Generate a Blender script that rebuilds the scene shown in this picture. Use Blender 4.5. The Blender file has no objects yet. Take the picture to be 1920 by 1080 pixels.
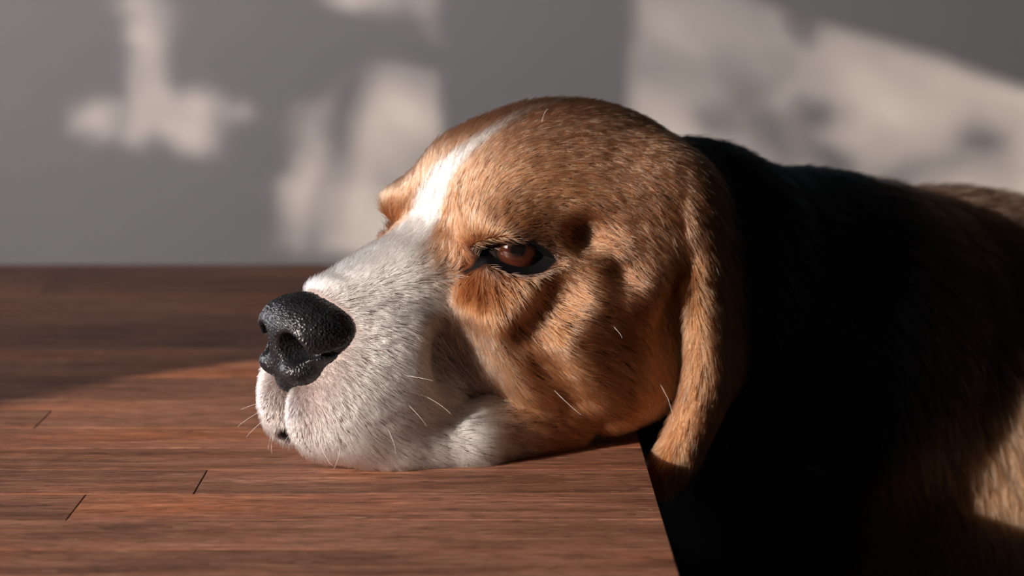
import bpy, math, random
import numpy as np
from mathutils import Vector, Matrix

random.seed(7)
rng = np.random.default_rng(11)
scene = bpy.context.scene
COL = scene.collection
CM = 0.01

# ------------------------------------------------------------------ camera
FPX = 4533.0                                   # 85 mm on a 36 mm wide frame, in 1920-px units
PHI, PSI = math.atan(606 / FPX), math.atan(25 / FPX)
CAMZ = 16.4                                    # cm above the table top (table top is z = 0)
cF = np.array([math.sin(PSI) * math.cos(PHI), math.cos(PSI) * math.cos(PHI), -math.sin(PHI)])
cR = np.array([math.cos(PSI), -math.sin(PSI), 0.0])
cU = np.cross(cR, cF)
cC = np.array([0.0, 0.0, CAMZ])
cam_d = bpy.data.cameras.new('camera')
cam_d.sensor_width = 36.0
cam_d.lens = FPX / 1920 * 36.0
cam_d.clip_start = 0.02
cam_d.dof.use_dof = True
cam_d.dof.focus_distance = 0.772
cam_d.dof.aperture_fstop = 12.0
cam = bpy.data.objects.new('camera', cam_d)
COL.objects.link(cam)
mw = Matrix(((cR[0], cU[0], -cF[0], 0), (cR[1], cU[1], -cF[1], 0), (cR[2], cU[2], -cF[2], CAMZ * CM), (0, 0, 0, 1)))
cam.matrix_world = mw
scene.camera = cam

# ------------------------------------------------------------------ light
w = bpy.data.worlds.new('world')
scene.world = w
w.use_nodes = True
bg = w.node_tree.nodes['Background']
bg.inputs['Color'].default_value = (0.96, 0.95, 1.0, 1)
bg.inputs['Strength'].default_value = 9.0
SUN_AZ, SUN_EL = math.radians(50), math.radians(14)
LSUN = np.array([-math.sin(SUN_AZ) * math.cos(SUN_EL), -math.cos(SUN_AZ) * math.cos(SUN_EL), math.sin(SUN_EL)])
sun_d = bpy.data.lights.new('sun', 'SUN')
sun_d.energy = 6.0
sun_d.angle = math.radians(0.48)
sun_d.color = (1.0, 0.87, 0.74)
sun = bpy.data.objects.new('sun', sun_d)
COL.objects.link(sun)
sun.rotation_euler = Vector(LSUN).to_track_quat('Z', 'Y').to_euler()
sun.location = Vector(LSUN) * 6
scene.view_settings.view_transform = 'Standard'
scene.view_settings.look = 'None'
scene.view_settings.gamma = 1.0
scene.view_settings.use_curve_mapping = False
scene.view_settings.exposure = 0.12

# ------------------------------------------------------------------ helpers
def tag(o, label=None, cat=None, group=None, kind=None):
    for k_, v_ in (('label', label), ('category', cat), ('group', group), ('kind', kind)):
        if v_:
            o[k_] = v_
    return o

def link(o, parent=None):
    COL.objects.link(o)
    if parent is not None:
        o.parent = parent
    return o

def mesh_obj(name, verts, faces, mat=None, parent=None, smooth=False):
    me = bpy.data.meshes.new(name)
    me.from_pydata([tuple(map(float, p)) for p in verts], [], [tuple(map(int, f_)) for f_ in faces])
    me.update()
    if smooth:
        me.polygons.foreach_set('use_smooth', [True] * len(me.polygons))
    if mat:
        me.materials.append(mat)
    return link(bpy.data.objects.new(name, me), parent)

BOXF = [(0, 3, 2, 1), (4, 5, 6, 7), (0, 1, 5, 4), (1, 2, 6, 5), (2, 3, 7, 6), (3, 0, 4, 7)]
def box_vf(x0, x1, y0, y1, z0, z1):
    return [(x0, y0, z0), (x1, y0, z0), (x1, y1, z0), (x0, y1, z0), (x0, y0, z1), (x1, y0, z1), (x1, y1, z1), (x0, y1, z1)], BOXF

def bevel_box_vf(x0, x1, y0, y1, z0, z1, b):
    """box with chamfered edges, 24 vertices"""
    cs = [(x0, x1), (y0, y1), (z0, z1)]
    V, idx = [], {}
    for i in (0, 1):
        for j in (0, 1):
            for k_ in (0, 1):
                s = (i, j, k_)
                for ax in range(3):
                    p = []
                    for a in range(3):
                        q = cs[a][s[a]]
                        if a != ax:
                            q += b if s[a] == 0 else -b
                        p.append(q)
                    idx[(s, ax)] = len(V)
                    V.append(tuple(p))
    Fs = []
    def quad_sorted(ids):
        P = np.array([V[q] for q in ids]); c = P.mean(0)
        cen = np.array([(x0 + x1) / 2, (y0 + y1) / 2, (z0 + z1) / 2])
        n_ = np.cross(P[1] - P[0], P[2] - P[0])
        if len(ids) == 4:
            n_ = c - cen
            e1 = P[0] - c; e1 = e1 / np.linalg.norm(e1)
            nn = n_ / np.linalg.norm(n_)
            e2 = np.cross(nn, e1)
            ang = np.arctan2((P - c) @ e2, (P - c) @ e1)
            return tuple(np.array(ids)[np.argsort(ang)])
        if n_ @ (c - cen) < 0:
            ids = ids[::-1]
        return tuple(ids)
    for ax in range(3):
        for sgn in (0, 1):
            ids = [idx[(s, ax)] for s in [(i, j, k_) for i in (0, 1) for j in (0, 1) for k_ in (0, 1)] if s[ax] == sgn]
            Fs.append(quad_sorted(ids))
    for ax in range(3):                         # edges along axis ax
        o1, o2 = [a for a in range(3) if a != ax]
        for i in (0, 1):
            for j in (0, 1):
                ids = []
                for e in (0, 1):
                    s = [0, 0, 0]; s[ax] = e; s[o1] = i; s[o2] = j
                    ids += [idx[(tuple(s), o1)], idx[(tuple(s), o2)]]
                Fs.append(quad_sorted(ids))
    for i in (0, 1):
        for j in (0, 1):
            for k_ in (0, 1):
                Fs.append(quad_sorted([idx[((i, j, k_), a)] for a in range(3)]))
    return V, Fs

def new_mat(name):
    m = bpy.data.materials.new(name)
    m.use_nodes = True
    nt = m.node_tree
    return m, nt, nt.nodes, nt.links, nt.nodes['Principled BSDF']

def ramp(nodes, stops, interp='LINEAR'):
    r = nodes.new('ShaderNodeValToRGB')
    r.color_ramp.interpolation = interp
    els = r.color_ramp.elements
    while len(els) < len(stops):
        els.new(0.5)
    for e, (p, c) in zip(els, stops):
        e.position = p
        e.color = (*c, 1)
    return r

# ------------------------------------------------------------------ materials of the place
def mat_plaster(name, c0, c1):
    m, nt, N, L, b = new_mat(name)
    tc = N.new('ShaderNodeTexCoord')
    no = N.new('ShaderNodeTexNoise'); no.inputs['Scale'].default_value = 2.2; no.inputs['Detail'].default_value = 6
    L.new(tc.outputs['Object'], no.inputs['Vector'])
    r = ramp(N, [(0.3, c0), (0.7, c1)])
    L.new(no.outputs['Fac'], r.inputs['Fac'])
    L.new(r.outputs['Color'], b.inputs['Base Color'])
    b.inputs['Roughness'].default_value = 0.9
    n2 = N.new('ShaderNodeTexNoise'); n2.inputs['Scale'].default_value = 140
    L.new(tc.outputs['Object'], n2.inputs['Vector'])
    bp = N.new('ShaderNodeBump'); bp.inputs['Strength'].default_value = 0.15; bp.inputs['Distance'].default_value = 0.002
    L.new(n2.outputs['Fac'], bp.inputs['Height'])
    L.new(bp.outputs['Normal'], b.inputs['Normal'])
    return m

def mat_wood():
    m, nt, N, L, b = new_mat('table_wood')
    tc = N.new('ShaderNodeTexCoord')
    oi = N.new('ShaderNodeObjectInfo')
    off = N.new('ShaderNodeVectorMath'); off.operation = 'SCALE'
    comb = N.new('ShaderNodeCombineXYZ')
    for k_, mul in (('X', 37.0), ('Y', 11.0), ('Z', 5.0)):
        q = N.new('ShaderNodeMath'); q.operation = 'MULTIPLY'; q.inputs[1].default_value = mul
        L.new(oi.outputs['Random'], q.inputs[0]); L.new(q.outputs[0], comb.inputs[k_])
    add = N.new('ShaderNodeVectorMath'); add.operation = 'ADD'
    L.new(tc.outputs['Object'], add.inputs[0]); L.new(comb.outputs[0], add.inputs[1])
    def noise(scale_vec, scale, detail, rough=0.55, dist=0.0):
        mp = N.new('ShaderNodeMapping'); mp.inputs['Scale'].default_value = scale_vec
        L.new(add.outputs[0], mp.inputs['Vector'])
        no = N.new('ShaderNodeTexNoise'); no.inputs['Scale'].default_value = scale
        no.inputs['Detail'].default_value = detail; no.inputs['Roughness'].default_value = rough
        no.inputs['Distortion'].default_value = dist
        L.new(mp.outputs[0], no.inputs['Vector'])
        return no
    grain = noise((1, 8, 8), 18, 10, 0.7, 0.6)        # long figure along X
    fine = noise((1, 5, 5), 150, 7, 0.72)              # pores
    blotch = noise((1, 2.5, 2.5), 7, 4, 0.55)
    r1 = ramp(N, [(0.28, (0.085, 0.038, 0.025)), (0.42, (0.22, 0.094, 0.056)), (0.56, (0.35, 0.155, 0.092)), (0.76, (0.54, 0.29, 0.18))])
    L.new(grain.outputs['Fac'], r1.inputs['Fac'])
    r2 = ramp(N, [(0.34, (0.22, 0.19, 0.19)), (0.46, (0.9, 0.9, 0.9)), (0.58, (1.1, 1.1, 1.1)), (0.72, (1.9, 1.9, 1.9))])
    L.new(fine.outputs['Fac'], r2.inputs['Fac'])
    mx = N.new('ShaderNodeMix'); mx.data_type = 'RGBA'; mx.blend_type = 'MULTIPLY'; mx.inputs['Factor'].default_value = 0.9
    L.new(r1.outputs['Color'], mx.inputs['A']); L.new(r2.outputs['Color'], mx.inputs['B'])
    r3 = ramp(N, [(0.3, (0.60, 0.58, 0.62)), (0.5, (1.0, 1.0, 1.05)), (0.7, (1.3, 1.05, 0.85))])
    L.new(blotch.outputs['Fac'], r3.inputs['Fac'])
    mx2 = N.new('ShaderNodeMix'); mx2.data_type = 'RGBA'; mx2.blend_type = 'MULTIPLY'; mx2.inputs['Factor'].default_value = 1.0
    L.new(mx.outputs['Result'], mx2.inputs['A']); L.new(r3.outputs['Color'], mx2.inputs['B'])
    # per-plank tone
    hs = N.new('ShaderNodeHueSaturation')
    mr = N.new('ShaderNodeMapRange'); mr.inputs['To Min'].default_value = 0.82; mr.inputs['To Max'].default_value = 1.16
    L.new(oi.outputs['Random'], mr.inputs['Value']); L.new(mr.outputs[0], hs.inputs['Value'])
    L.new(mx2.outputs['Result'], hs.inputs['Color'])
    # scratches: thin bright ticks
    sc = noise((1, 7, 7), 120, 2, 0.4)
    rs = ramp(N, [(0.70, (0, 0, 0)), (0.74, (1, 1, 1))])
    L.new(sc.outputs['Fac'], rs.inputs['Fac'])
    mx3 = N.new('ShaderNodeMix'); mx3.data_type = 'RGBA'
    L.new(rs.outputs['Color'], mx3.inputs['Factor']); L.new(hs.outputs['Color'], mx3.inputs['A'])
    mx3.inputs['B'].default_value = (0.5, 0.3, 0.19, 1)
    L.new(mx3.outputs['Result'], b.inputs['Base Color'])
    b.inputs['Roughness'].default_value = 0.6
    b.inputs['Specular IOR Level'].default_value = 0.2
    bp = N.new('ShaderNodeBump'); bp.inputs['Strength'].default_value = 0.4; bp.inputs['Distance'].default_value = 0.0006
    L.new(fine.outputs['Fac'], bp.inputs['Height']); L.new(bp.outputs['Normal'], b.inputs['Normal'])
    return m

def mat_plain(name, c, rough=0.6, spec=0.3):
    m, nt, N, L, b = new_mat(name)
    tc = N.new('ShaderNodeTexCoord')
    no = N.new('ShaderNodeTexNoise'); no.inputs['Scale'].default_value = 25; no.inputs['Detail'].default_value = 4
    L.new(tc.outputs['Object'], no.inputs['Vector'])
    r = ramp(N, [(0.3, tuple(x * 0.85 for x in c)), (0.7, tuple(min(1, x * 1.1) for x in c))])
    L.new(no.outputs['Fac'], r.inputs['Fac']); L.new(r.outputs['Color'], b.inputs['Base Color'])
    b.inputs['Roughness'].default_value = rough
    b.inputs['Specular IOR Level'].default_value = spec
    return m

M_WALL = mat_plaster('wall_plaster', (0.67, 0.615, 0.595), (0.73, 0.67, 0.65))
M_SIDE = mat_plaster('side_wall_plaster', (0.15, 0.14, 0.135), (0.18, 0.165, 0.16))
M_FLOOR = mat_plain('floor_boards', (0.06, 0.04, 0.03), 0.5)
M_WOOD = mat_wood()
M_LEG = mat_plain('dark_table_frame', (0.10, 0.05, 0.03), 0.5)
M_FRAME = mat_plain('window_frame_paint', (0.5, 0.48, 0.46), 0.5)
M_LEAF = mat_plain('leaf_green', (0.06, 0.11, 0.03), 0.6)
M_BARK = mat_plain('bark', (0.12, 0.08, 0.05), 0.9)
M_BLOCK_CLOTH = mat_plain('block_cloth', (0.30, 0.26, 0.23), 0.95, 0.1)

# ------------------------------------------------------------------ room
FLOOR_Z = -34.0
XW, YW, XR, YB = -120.0, 262.0, 300.0, -190.0   # left, back, right wall and the wall behind the camera (cm)
ZC = 205.0
def sun_back(p, xp=XW):
    """where the sun ray that reaches p crosses the plane x = xp"""
    p = np.asarray(p, float)
    return p + LSUN * (xp - p[0]) / LSUN[0]
def wall_pt(px, py):
    d = cF + cR * (px - 960) / FPX + cU * (540 - py) / FPX
    return cC + d * (YW - cC[1]) / d[1]
def box_obj(name, x0, x1, y0, y1, z0, z1, mat, parent=None):
    v_, f_ = box_vf(x0 * CM, x1 * CM, y0 * CM, y1 * CM, z0 * CM, z1 * CM)
    return mesh_obj(name, v_, f_, mat, parent)
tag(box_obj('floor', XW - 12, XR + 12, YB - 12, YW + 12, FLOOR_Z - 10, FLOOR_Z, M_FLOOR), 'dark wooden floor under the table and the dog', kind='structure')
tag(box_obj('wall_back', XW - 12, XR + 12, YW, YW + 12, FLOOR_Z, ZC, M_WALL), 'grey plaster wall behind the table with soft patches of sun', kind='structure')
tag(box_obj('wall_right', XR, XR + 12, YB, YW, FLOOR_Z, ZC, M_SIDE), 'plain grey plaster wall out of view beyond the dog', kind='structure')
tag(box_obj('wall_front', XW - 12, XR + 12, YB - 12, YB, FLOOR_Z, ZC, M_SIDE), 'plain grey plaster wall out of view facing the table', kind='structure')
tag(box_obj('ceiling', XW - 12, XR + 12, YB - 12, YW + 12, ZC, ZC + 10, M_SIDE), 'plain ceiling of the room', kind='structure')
JAMB = 14.0
y_a = sun_back(wall_pt(1222, 60))[1] + 2; y_b = sun_back(wall_pt(806, 200), XW - 6)[1] - 2
z_top2 = sun_back(wall_pt(1395, 0), XW - 6)[2] + 2; z_top3 = 62.0
WINS = [(-66, JAMB, 20, 69), (y_a - 62, y_a, 20, z_top2), (y_b, y_b + 48, 6, z_top3)]   # y0, y1, z0, z1 of the openings
def left_wall():
    V, Fc = [], []
    def add(y0, y1, z0, z1):
        v_, f_ = box_vf((XW - 6) * CM, XW * CM, y0 * CM, y1 * CM, z0 * CM, z1 * CM)
        o = len(V); V.extend(v_); Fc.extend([tuple(i + o for i in q) for q in f_])
    ys = [YB] + [q for w_ in WINS for q in w_[:2]] + [YW]
    for i in range(0, len(ys), 2):
        add(ys[i], ys[i + 1], FLOOR_Z, ZC)
    for (y0, y1, z0, z1) in WINS:
        add(y0, y1, FLOOR_Z, z0); add(y0, y1, z1, ZC)
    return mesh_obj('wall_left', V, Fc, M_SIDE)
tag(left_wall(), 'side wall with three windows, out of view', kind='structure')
for i, (y0, y1, z0, z1) in enumerate(WINS):
    fr = box_obj('window_%d' % (i + 1), XW - 5, XW - 2, y0, y0 + 2, z0, z1, M_FRAME)
    tag(fr, 'painted window frame in the side wall', kind='structure')
    box_obj('window_jamb', XW - 5, XW - 2, y1 - 2, y1, z0, z1, M_FRAME, fr)
    box_obj('window_rail', XW - 5, XW - 2, y0, y1, z0, z0 + 2, M_FRAME, fr)
    box_obj('window_rail', XW - 5, XW - 2, y0, y1, z1 - 2, z1, M_FRAME, fr)
    if i == 2:                                   # crossbar, its shadow lies high on the back wall
        zb = sun_back(wall_pt(700, 52))[2]
        box_obj('crossbar', XW - 5, XW - 2, y0, y1, zb - 1.4, zb + 1.4, M_FRAME, fr)
    pd = bpy.data.lights.new('window_portal', 'AREA')
    pd.shape = 'RECTANGLE'; pd.size = (y1 - y0) * CM; pd.size_y = (z1 - z0) * CM
    pd.cycles.is_portal = True
    po = link(bpy.data.objects.new('window_portal', pd))
    po.location = ((XW - 7) * CM, (y0 + y1) / 2 * CM, (z0 + z1) / 2 * CM)
    po.rotation_euler = (math.radians(90), 0, math.radians(-90))

# unseen cloth added at the near window; its flared edge bounds the sun on the table
def sun_block_cloth():
    prof = []
    for q in ((0, 757), (60, 735), (120, 721), (230, 702), (350, 688), (480, 677)):   # sunlit edge on the table top
        d = cF + cR * (q[0] - 960) / FPX + cU * (540 - q[1]) / FPX
        b = sun_back(cC + d * (-CAMZ / d[2]), XW + 4.5)
        prof.append((b[2], b[1]))
    prof.sort()
    ztop, ytop = prof[-1]
    prof = [(-30, prof[0][1] - 22), (prof[0][0] - 6, prof[0][1] - 9)] + prof + [(ztop + 6, ytop + 1), (150, ytop + 1.5)]
    zz = np.linspace(-30, 150, 140)
    ey = np.interp(zz, [p[0] for p in prof], [p[1] for p in prof])
    V, Fc = [], []
    nu = 60
    for z_, e_ in zip(zz, ey):
        for k_ in range(nu):
            t = k_ / (nu - 1)
            y_ = e_ + (34 - e_) * t
            V.append(((XW + 4.5 + 1.6 * math.sin(t * 34)) * CM, y_ * CM, z_ * CM))
    for a in range(len(zz) - 1):
        for k_ in range(nu - 1):
            q = a * nu + k_
            Fc.append((q, q + 1, q + nu + 1, q + nu))
    o = mesh_obj('sun_block_cloth', V, Fc, M_BLOCK_CLOTH, smooth=True)
    md = o.modifiers.new('thickness', 'SOLIDIFY'); md.thickness = 0.003
    return tag(o, 'unseen taupe cloth added at the near window to bound the sun on the table', 'sun_block_cloth')
sun_block_cloth()

# shrub outside the farther windows: its leaves dapple the back wall
LIT = [[(222, -60), (305, -60), (300, 190), (275, 275), (235, 275), (150, 225), (140, 180), (225, 165)],
       [(335, 170), (410, 175), (410, 300), (345, 310), (325, 250)],
       [(455, 185), (520, 180), (520, 225), (460, 225)],
       [(545, 190), (640, 160), (690, 90), (830, 80), (830, 500), (495, 500), (490, 380), (530, 290)],
       [(570, -60), (830, -60), (830, 40), (600, 30)], [(400, -60), (450, -60), (450, 5), (400, 5)],
       [(1200, -60), (1500, -60), (1500, 130), (1400, 210), (1300, 200), (1200, 150)], [(1400, 40), (1920, 150), (1920, 200), (1500, 210)],
       [(1780, 260), (1960, 260), (1960, 420), (1780, 420)]]
for k_ in range(3):
    c_ = np.mean(LIT[k_], axis=0)
    LIT[k_] = [tuple(c_ + (np.array(q) - c_) * np.array([1.5, 1.15])) for q in LIT[k_]]
def in_poly(x, y, P):
    c = False
    for (x0, y0), (x1, y1) in zip(P, P[1:] + P[:1]):
        if (y0 > y) != (y1 > y) and x < (x1 - x0) * (y - y0) / (y1 - y0) + x0:
            c = not c
    return c
def shrub():
    r = random.Random(5)
    V, Fc = [], []
    base = np.array([XW - 75.0, 0, 0])
    n_ = 0
    cen = []
    def leaf(c, L_, W_):
        a, b = r.uniform(0, 6.28), r.uniform(-0.6, 0.6)
        d = np.array([0.35 * r.uniform(-1, 1), math.cos(a), math.sin(a)]); d /= np.linalg.norm(d)
        nrm = LSUN * [1, 1, 1] + np.array([r.uniform(-.4, .4) for _ in range(3)])
        s_ = np.cross(nrm, d); s_ /= np.linalg.norm(s_)
        k0 = len(V)
        for t, w_ in ((-0.5, 0.05), (-0.2, 0.8), (0.15, 1.0), (0.5, 0.06)):
            for sg in (-1, 1):
                V.append((c + d * L_ * t + s_ * sg * W_ * w_ * 0.5) * CM)
        for q in range(3):
            Fc.append((k0 + 2 * q, k0 + 2 * q + 1, k0 + 2 * q + 3, k0 + 2 * q + 2))
    while n_ < 900:
        x = r.uniform(-60, 1960); y = r.uniform(-90, 560)
        if 790 < x < 1230 or any(in_poly(x, y, P) for P in LIT):
            continue
        if x > 1230 and r.random() < 0.95:       # thinner in front of the middle window
            continue
        p = sun_back(wall_pt(x, y), XW - 130.0 - r.uniform(-35, 35))
        leaf(p, r.uniform(3.5, 5.5), r.uniform(1.8, 2.8)); cen.append(p); n_ += 1
    for k_ in range(640):                       # far leaves added to dim the sun patches on the back wall
        p = sun_back(wall_pt(r.uniform(-80, 1980), r.uniform(-120, 560)), XW - 640.0 - r.uniform(-60, 60))
        leaf(p, r.uniform(3.5, 5.5), r.uniform(1.8, 2.8))
    sh = mesh_obj('leaf_cluster', V, Fc, M_LEAF)
    cen = np.array(cen)
    root = np.array([XW - 130, cen[:, 1].mean(), FLOOR_Z])
    so = tag(link(bpy.data.objects.new('garden_shrub', None)), 'leafy green shrub outside the windows', 'shrub')
    so.location = root * CM
    sh.parent = so; sh.matrix_parent_inverse = Matrix.Translation(-Vector(root * CM)); sh['kind'] = 'stuff'
    for k_ in range(7):
        q = cen[r.randrange(len(cen))]
        P = [root, root + (q - root) * 0.45 + np.array([0, r.uniform(-6, 6), 4]), q]
        V2, F2 = [], []
        for i, (p, rad_) in enumerate(zip(P, (1.4, 0.9, 0.3))):
            for a in range(8):
                t = a * math.pi / 4
                V2.append((p - root + np.array([math.cos(t) * rad_, math.sin(t) * rad_, 0])) * CM)
        for i in range(2):
            for a in range(8):
                F2.append((i * 8 + a, i * 8 + (a + 1) % 8, (i + 1) * 8 + (a + 1) % 8, (i + 1) * 8 + a))
        mesh_obj('branch', V2, F2, M_BARK, so, smooth=True)
shrub()
tag(box_obj('ground', -900, XW - 12, -260, 330, FLOOR_Z - 12, FLOOR_Z - 1, M_LEAF), 'green ground outside the windows', kind='structure')

# ------------------------------------------------------------------ table
TX0, TX1, TY0 = -118.0, 4.9, 44.0
table = tag(link(bpy.data.objects.new('wooden_table', None)),
            'low wooden table of brown strip planks carrying the dog\'s chin', 'table')
table.location = (-0.5, 0.9, FLOOR_Z * CM)
bpy.context.view_layer.update()
T_INV = Matrix.Translation((0.5, -0.9, -FLOOR_Z * CM))
SW = 3.615                                      # strip width
# joints seen in the photo: depth of a strip boundary at 77.75 (row line y=888), next nearer 74.1, ...
y_far = 132.6
edges = [77.78]
while edges[-1] < y_far - SW * 0.6:
    edges.append(edges[-1] + SW)
edges[-1] = y_far
lo = [77.78 - SW * i for i in range(1, 10)]
edges = sorted(edges + lo)
joints = {round(77.78 - SW, 2): [-9.55, -47], round(77.78 - 2 * SW, 2): [-12.9, -60], round(77.78 + 2 * SW, 2): [-16.6, -52]}
for y0, y1 in zip(edges[:-1], edges[1:]):
    js = None
    for k_, v_ in joints.items():
        if abs(k_ - y0) < 0.05:
            js = v_
    if js is None:
        x = TX1 - random.uniform(26, 58)
        if y0 > 66 and y0 < 100:
            x = -24 - random.uniform(3, 30)
        js = []
        while x > TX0 + 12:
            js.append(x); x -= random.uniform(34, 62)
    else:
        js = js + [js[-1] - 38]
    xs = [TX1] + [q for q in js if q > TX0 + 6] + [TX0]
    for xa, xb in zip(xs[:-1], xs[1:]):
        dz = random.uniform(-0.012, 0.0)
        cx, cy = (xa + xb) / 2, (y0 + y1) / 2
        g = 0.012
        v_, f_ = bevel_box_vf((xb - cx + g) * CM, (xa - cx - g) * CM, (y0 - cy + g) * CM, (y1 - cy - g) * CM, -3.2 * CM, dz * CM, 0.022 * CM)
        pl = mesh_obj('plank', v_, f_, M_WOOD, table)
        pl.location = ((cx + 50) * CM, (cy - 90) * CM, -FLOOR_Z * CM)
def table_box(name, x0, x1, y0, y1, z0, z1, mat):
    cx, cy, cz = (x0 + x1) / 2, (y0 + y1) / 2, (z0 + z1) / 2
    v_, f_ = bevel_box_vf((x0 - cx) * CM, (x1 - cx) * CM, (y0 - cy) * CM, (y1 - cy) * CM, (z0 - cz) * CM, (z1 - cz) * CM, 0.003)
    o = mesh_obj(name, v_, f_, mat, table)
    o.location = ((cx + 50) * CM, (cy - 90) * CM, (cz - FLOOR_Z) * CM)
    return o
for (ax, ay) in ((-112, 50), (-3.5, 50), (-112, 126), (-3.5, 126)):
    table_box('leg', ax - 3, ax + 3, ay - 3, ay + 3, FLOOR_Z, -3.2, M_LEG)
table_box('apron', -109, -6.5, 49, 51, -9, -3.2, M_LEG)
table_box('apron', -109, -6.5, 125, 127, -9, -3.2, M_LEG)
table_box('apron', -113, -111, 53, 123, -9, -3.2, M_LEG)
table_box('apron', -4.5, -2.5, 53, 123, -9, -3.2, M_LEG)

# ------------------------------------------------------------------ dog: frames
TH, RO = math.radians(37), math.radians(6)
hn = np.array([-math.cos(TH), -math.sin(TH), 0]); hl = np.array([math.sin(TH), -math.cos(TH), 0]); hk = np.array([0, 0, 1.0])
hl2 = hl * math.cos(RO) - hk * math.sin(RO); hk2 = hk * math.cos(RO) + hl * math.sin(RO)
HM = np.stack([hn, hl2, hk2], 1)               # head-local (u forward, v dog's left, w up) -> world
HO = np.array([-0.79, 82.47, 0.2718])          # world cm
def to_world(P): return P @ HM.T + HO
def to_local(P): return (np.asarray(P, float) - HO) @ HM
def project(Pw):
    r = Pw - cC
    dz = r @ cF
    return 960 + FPX * (r @ cR) / dz, 540 - FPX * (r @ cU) / dz, dz

# ------------------------------------------------------------------ implicit modelling
f32 = np.float32
def smin(a, b, k):
    h = np.maximum(k - np.abs(a - b), 0) / k
    return np.minimum(a, b) - h * h * k * 0.25
def smax(a, b, k): return -smin(-a, -b, k)
def ell(P, c, r, R=None):
    q = P - np.asarray(c, f32)
    if R is not None:
        q = q @ np.asarray(R, f32)              # columns of R = ellipsoid axes
    a = q / np.asarray(r, f32)
    k0 = np.sqrt((a * a).sum(-1)) + 1e-6
    a = a / np.asarray(r, f32)
    k1 = np.sqrt((a * a).sum(-1)) + 1e-6
    return k0 * (k0 - 1) / k1
def cone(P, a, b, ra, rb):
    a = np.asarray(a, f32); b = np.asarray(b, f32)
    ab = b - a
    t = np.clip(((P - a) @ ab) / (ab @ ab), 0, 1)
    d = P - a - t[..., None] * ab
    return np.sqrt((d * d).sum(-1)) - (ra + (rb - ra) * t)
def axes(x, up=(0, 0, 1)):
    x = np.asarray(x, float); x = x / np.linalg.norm(x)
    y = np.cross(up, x); y /= np.linalg.norm(y)
    return np.stack([x, y, np.cross(x, y)], 1)

EYE_C = np.array([0.55, 2.35, 7.1]); EYE_R = 1.22
EYE_AX_F = np.array([0.60, 0.80, 0.02])
EYE_AX = axes(EYE_AX_F)                          # x outwards, y sideways (towards the back corner is -? see below), z up
def mirror(P):
    Q = P.copy(); Q[..., 1] = np.abs(Q[..., 1]); return Q

def eye_open(Q):
    """signed field of the lid opening (negative inside the almond), for |v| points"""
    q = (Q - EYE_C.astype(f32)) @ EYE_AX.astype(f32)
    r = np.sqrt((q * q).sum(-1)) + 1e-6
    az = np.arcsin(np.clip(q[..., 1] / r, -1, 1))      # + towards the nose or the ear, see sign below
    el = np.arcsin(np.clip(q[..., 2] / r, -1, 1))
    s = az * EYE_SIGN                                  # s > 0 towards the ear
    up = 0.31 - 0.46 * (s - 0.02) ** 2 * np.where(s > 0, 1.0, 0.85) - 0.12 * s
    lo_ = -0.32 + 0.42 * (s - 0.12) ** 2 * np.where(s > 0.12, 1.7, 0.62) - 0.05 * s
    d = np.maximum(el - up, lo_ - el) * r
    return np.where(q[..., 0] > 0, d, 5.0).astype(f32)
# y axis of EYE_AX: up x forward ; forward=(.6,.8) -> y=(-.8,.6): towards the ear
EYE_SIGN = 1.0

def at_px(px, py, v):
    """head-local point where the sight line of a photo pixel meets the sagittal plane at distance v"""
    d = cF + cR * (px - 960) / FPX + cU * (540 - py) / FPX
    t = (v - (cC - HO) @ hl2) / (d @ hl2)
    return to_local(cC + t * d)
EAR_CH = np.array([-0.84, -0.54, 0.0])
def ear_stations():
    key = [(1316, 428, 3.2, 0.9), (1306, 482, 4.9, 1.4), (1300, 545, 5.75, 1.9), (1308, 620, 6.0, 2.1), (1312, 690, 6.0, 2.05),
           (1297, 760, 5.8, 1.8), (1272, 828, 5.55, 1.15), (1255, 872, 5.4, 0.45)]
    F = np.array([at_px(a, b, c) for a, b, c, _ in key]); hwk = np.array([q[3] for q in key])
    ctr = F + EAR_CH * hwk[:, None]
    t = np.arange(len(key)); tt = np.linspace(0, len(key) - 1, 22)
    out = np.stack([np.interp(tt, t, q) for q in (*ctr.T, hwk)], 1)
    for _ in range(2):                           # soften the kinks
        out[1:-1] = 0.25 * out[:-2] + 0.5 * out[1:-1] + 0.25 * out[2:]
    return out
EARST = ear_stations()
def sd_ear(Q):
    d = None
    n_ = len(EARST)
    for i, (u_, v_, w_, hw) in enumerate(EARST):
        a = EARST[max(i - 1, 0)][:3]; b = EARST[min(i + 1, n_ - 1)][:3]
        tg = (b - a) / np.linalg.norm(b - a)
        ch = EAR_CH - tg * (EAR_CH @ tg); ch /= np.linalg.norm(ch)
        R = np.stack([ch, np.cross(tg, ch), tg], 1)
        e = ell(Q, (u_, v_, w_), (hw, 0.38, 0.95), R)
        d = e if d is None else smin(d, e, 0.4)
        if i == 4:
            root = d
    return d, root

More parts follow.
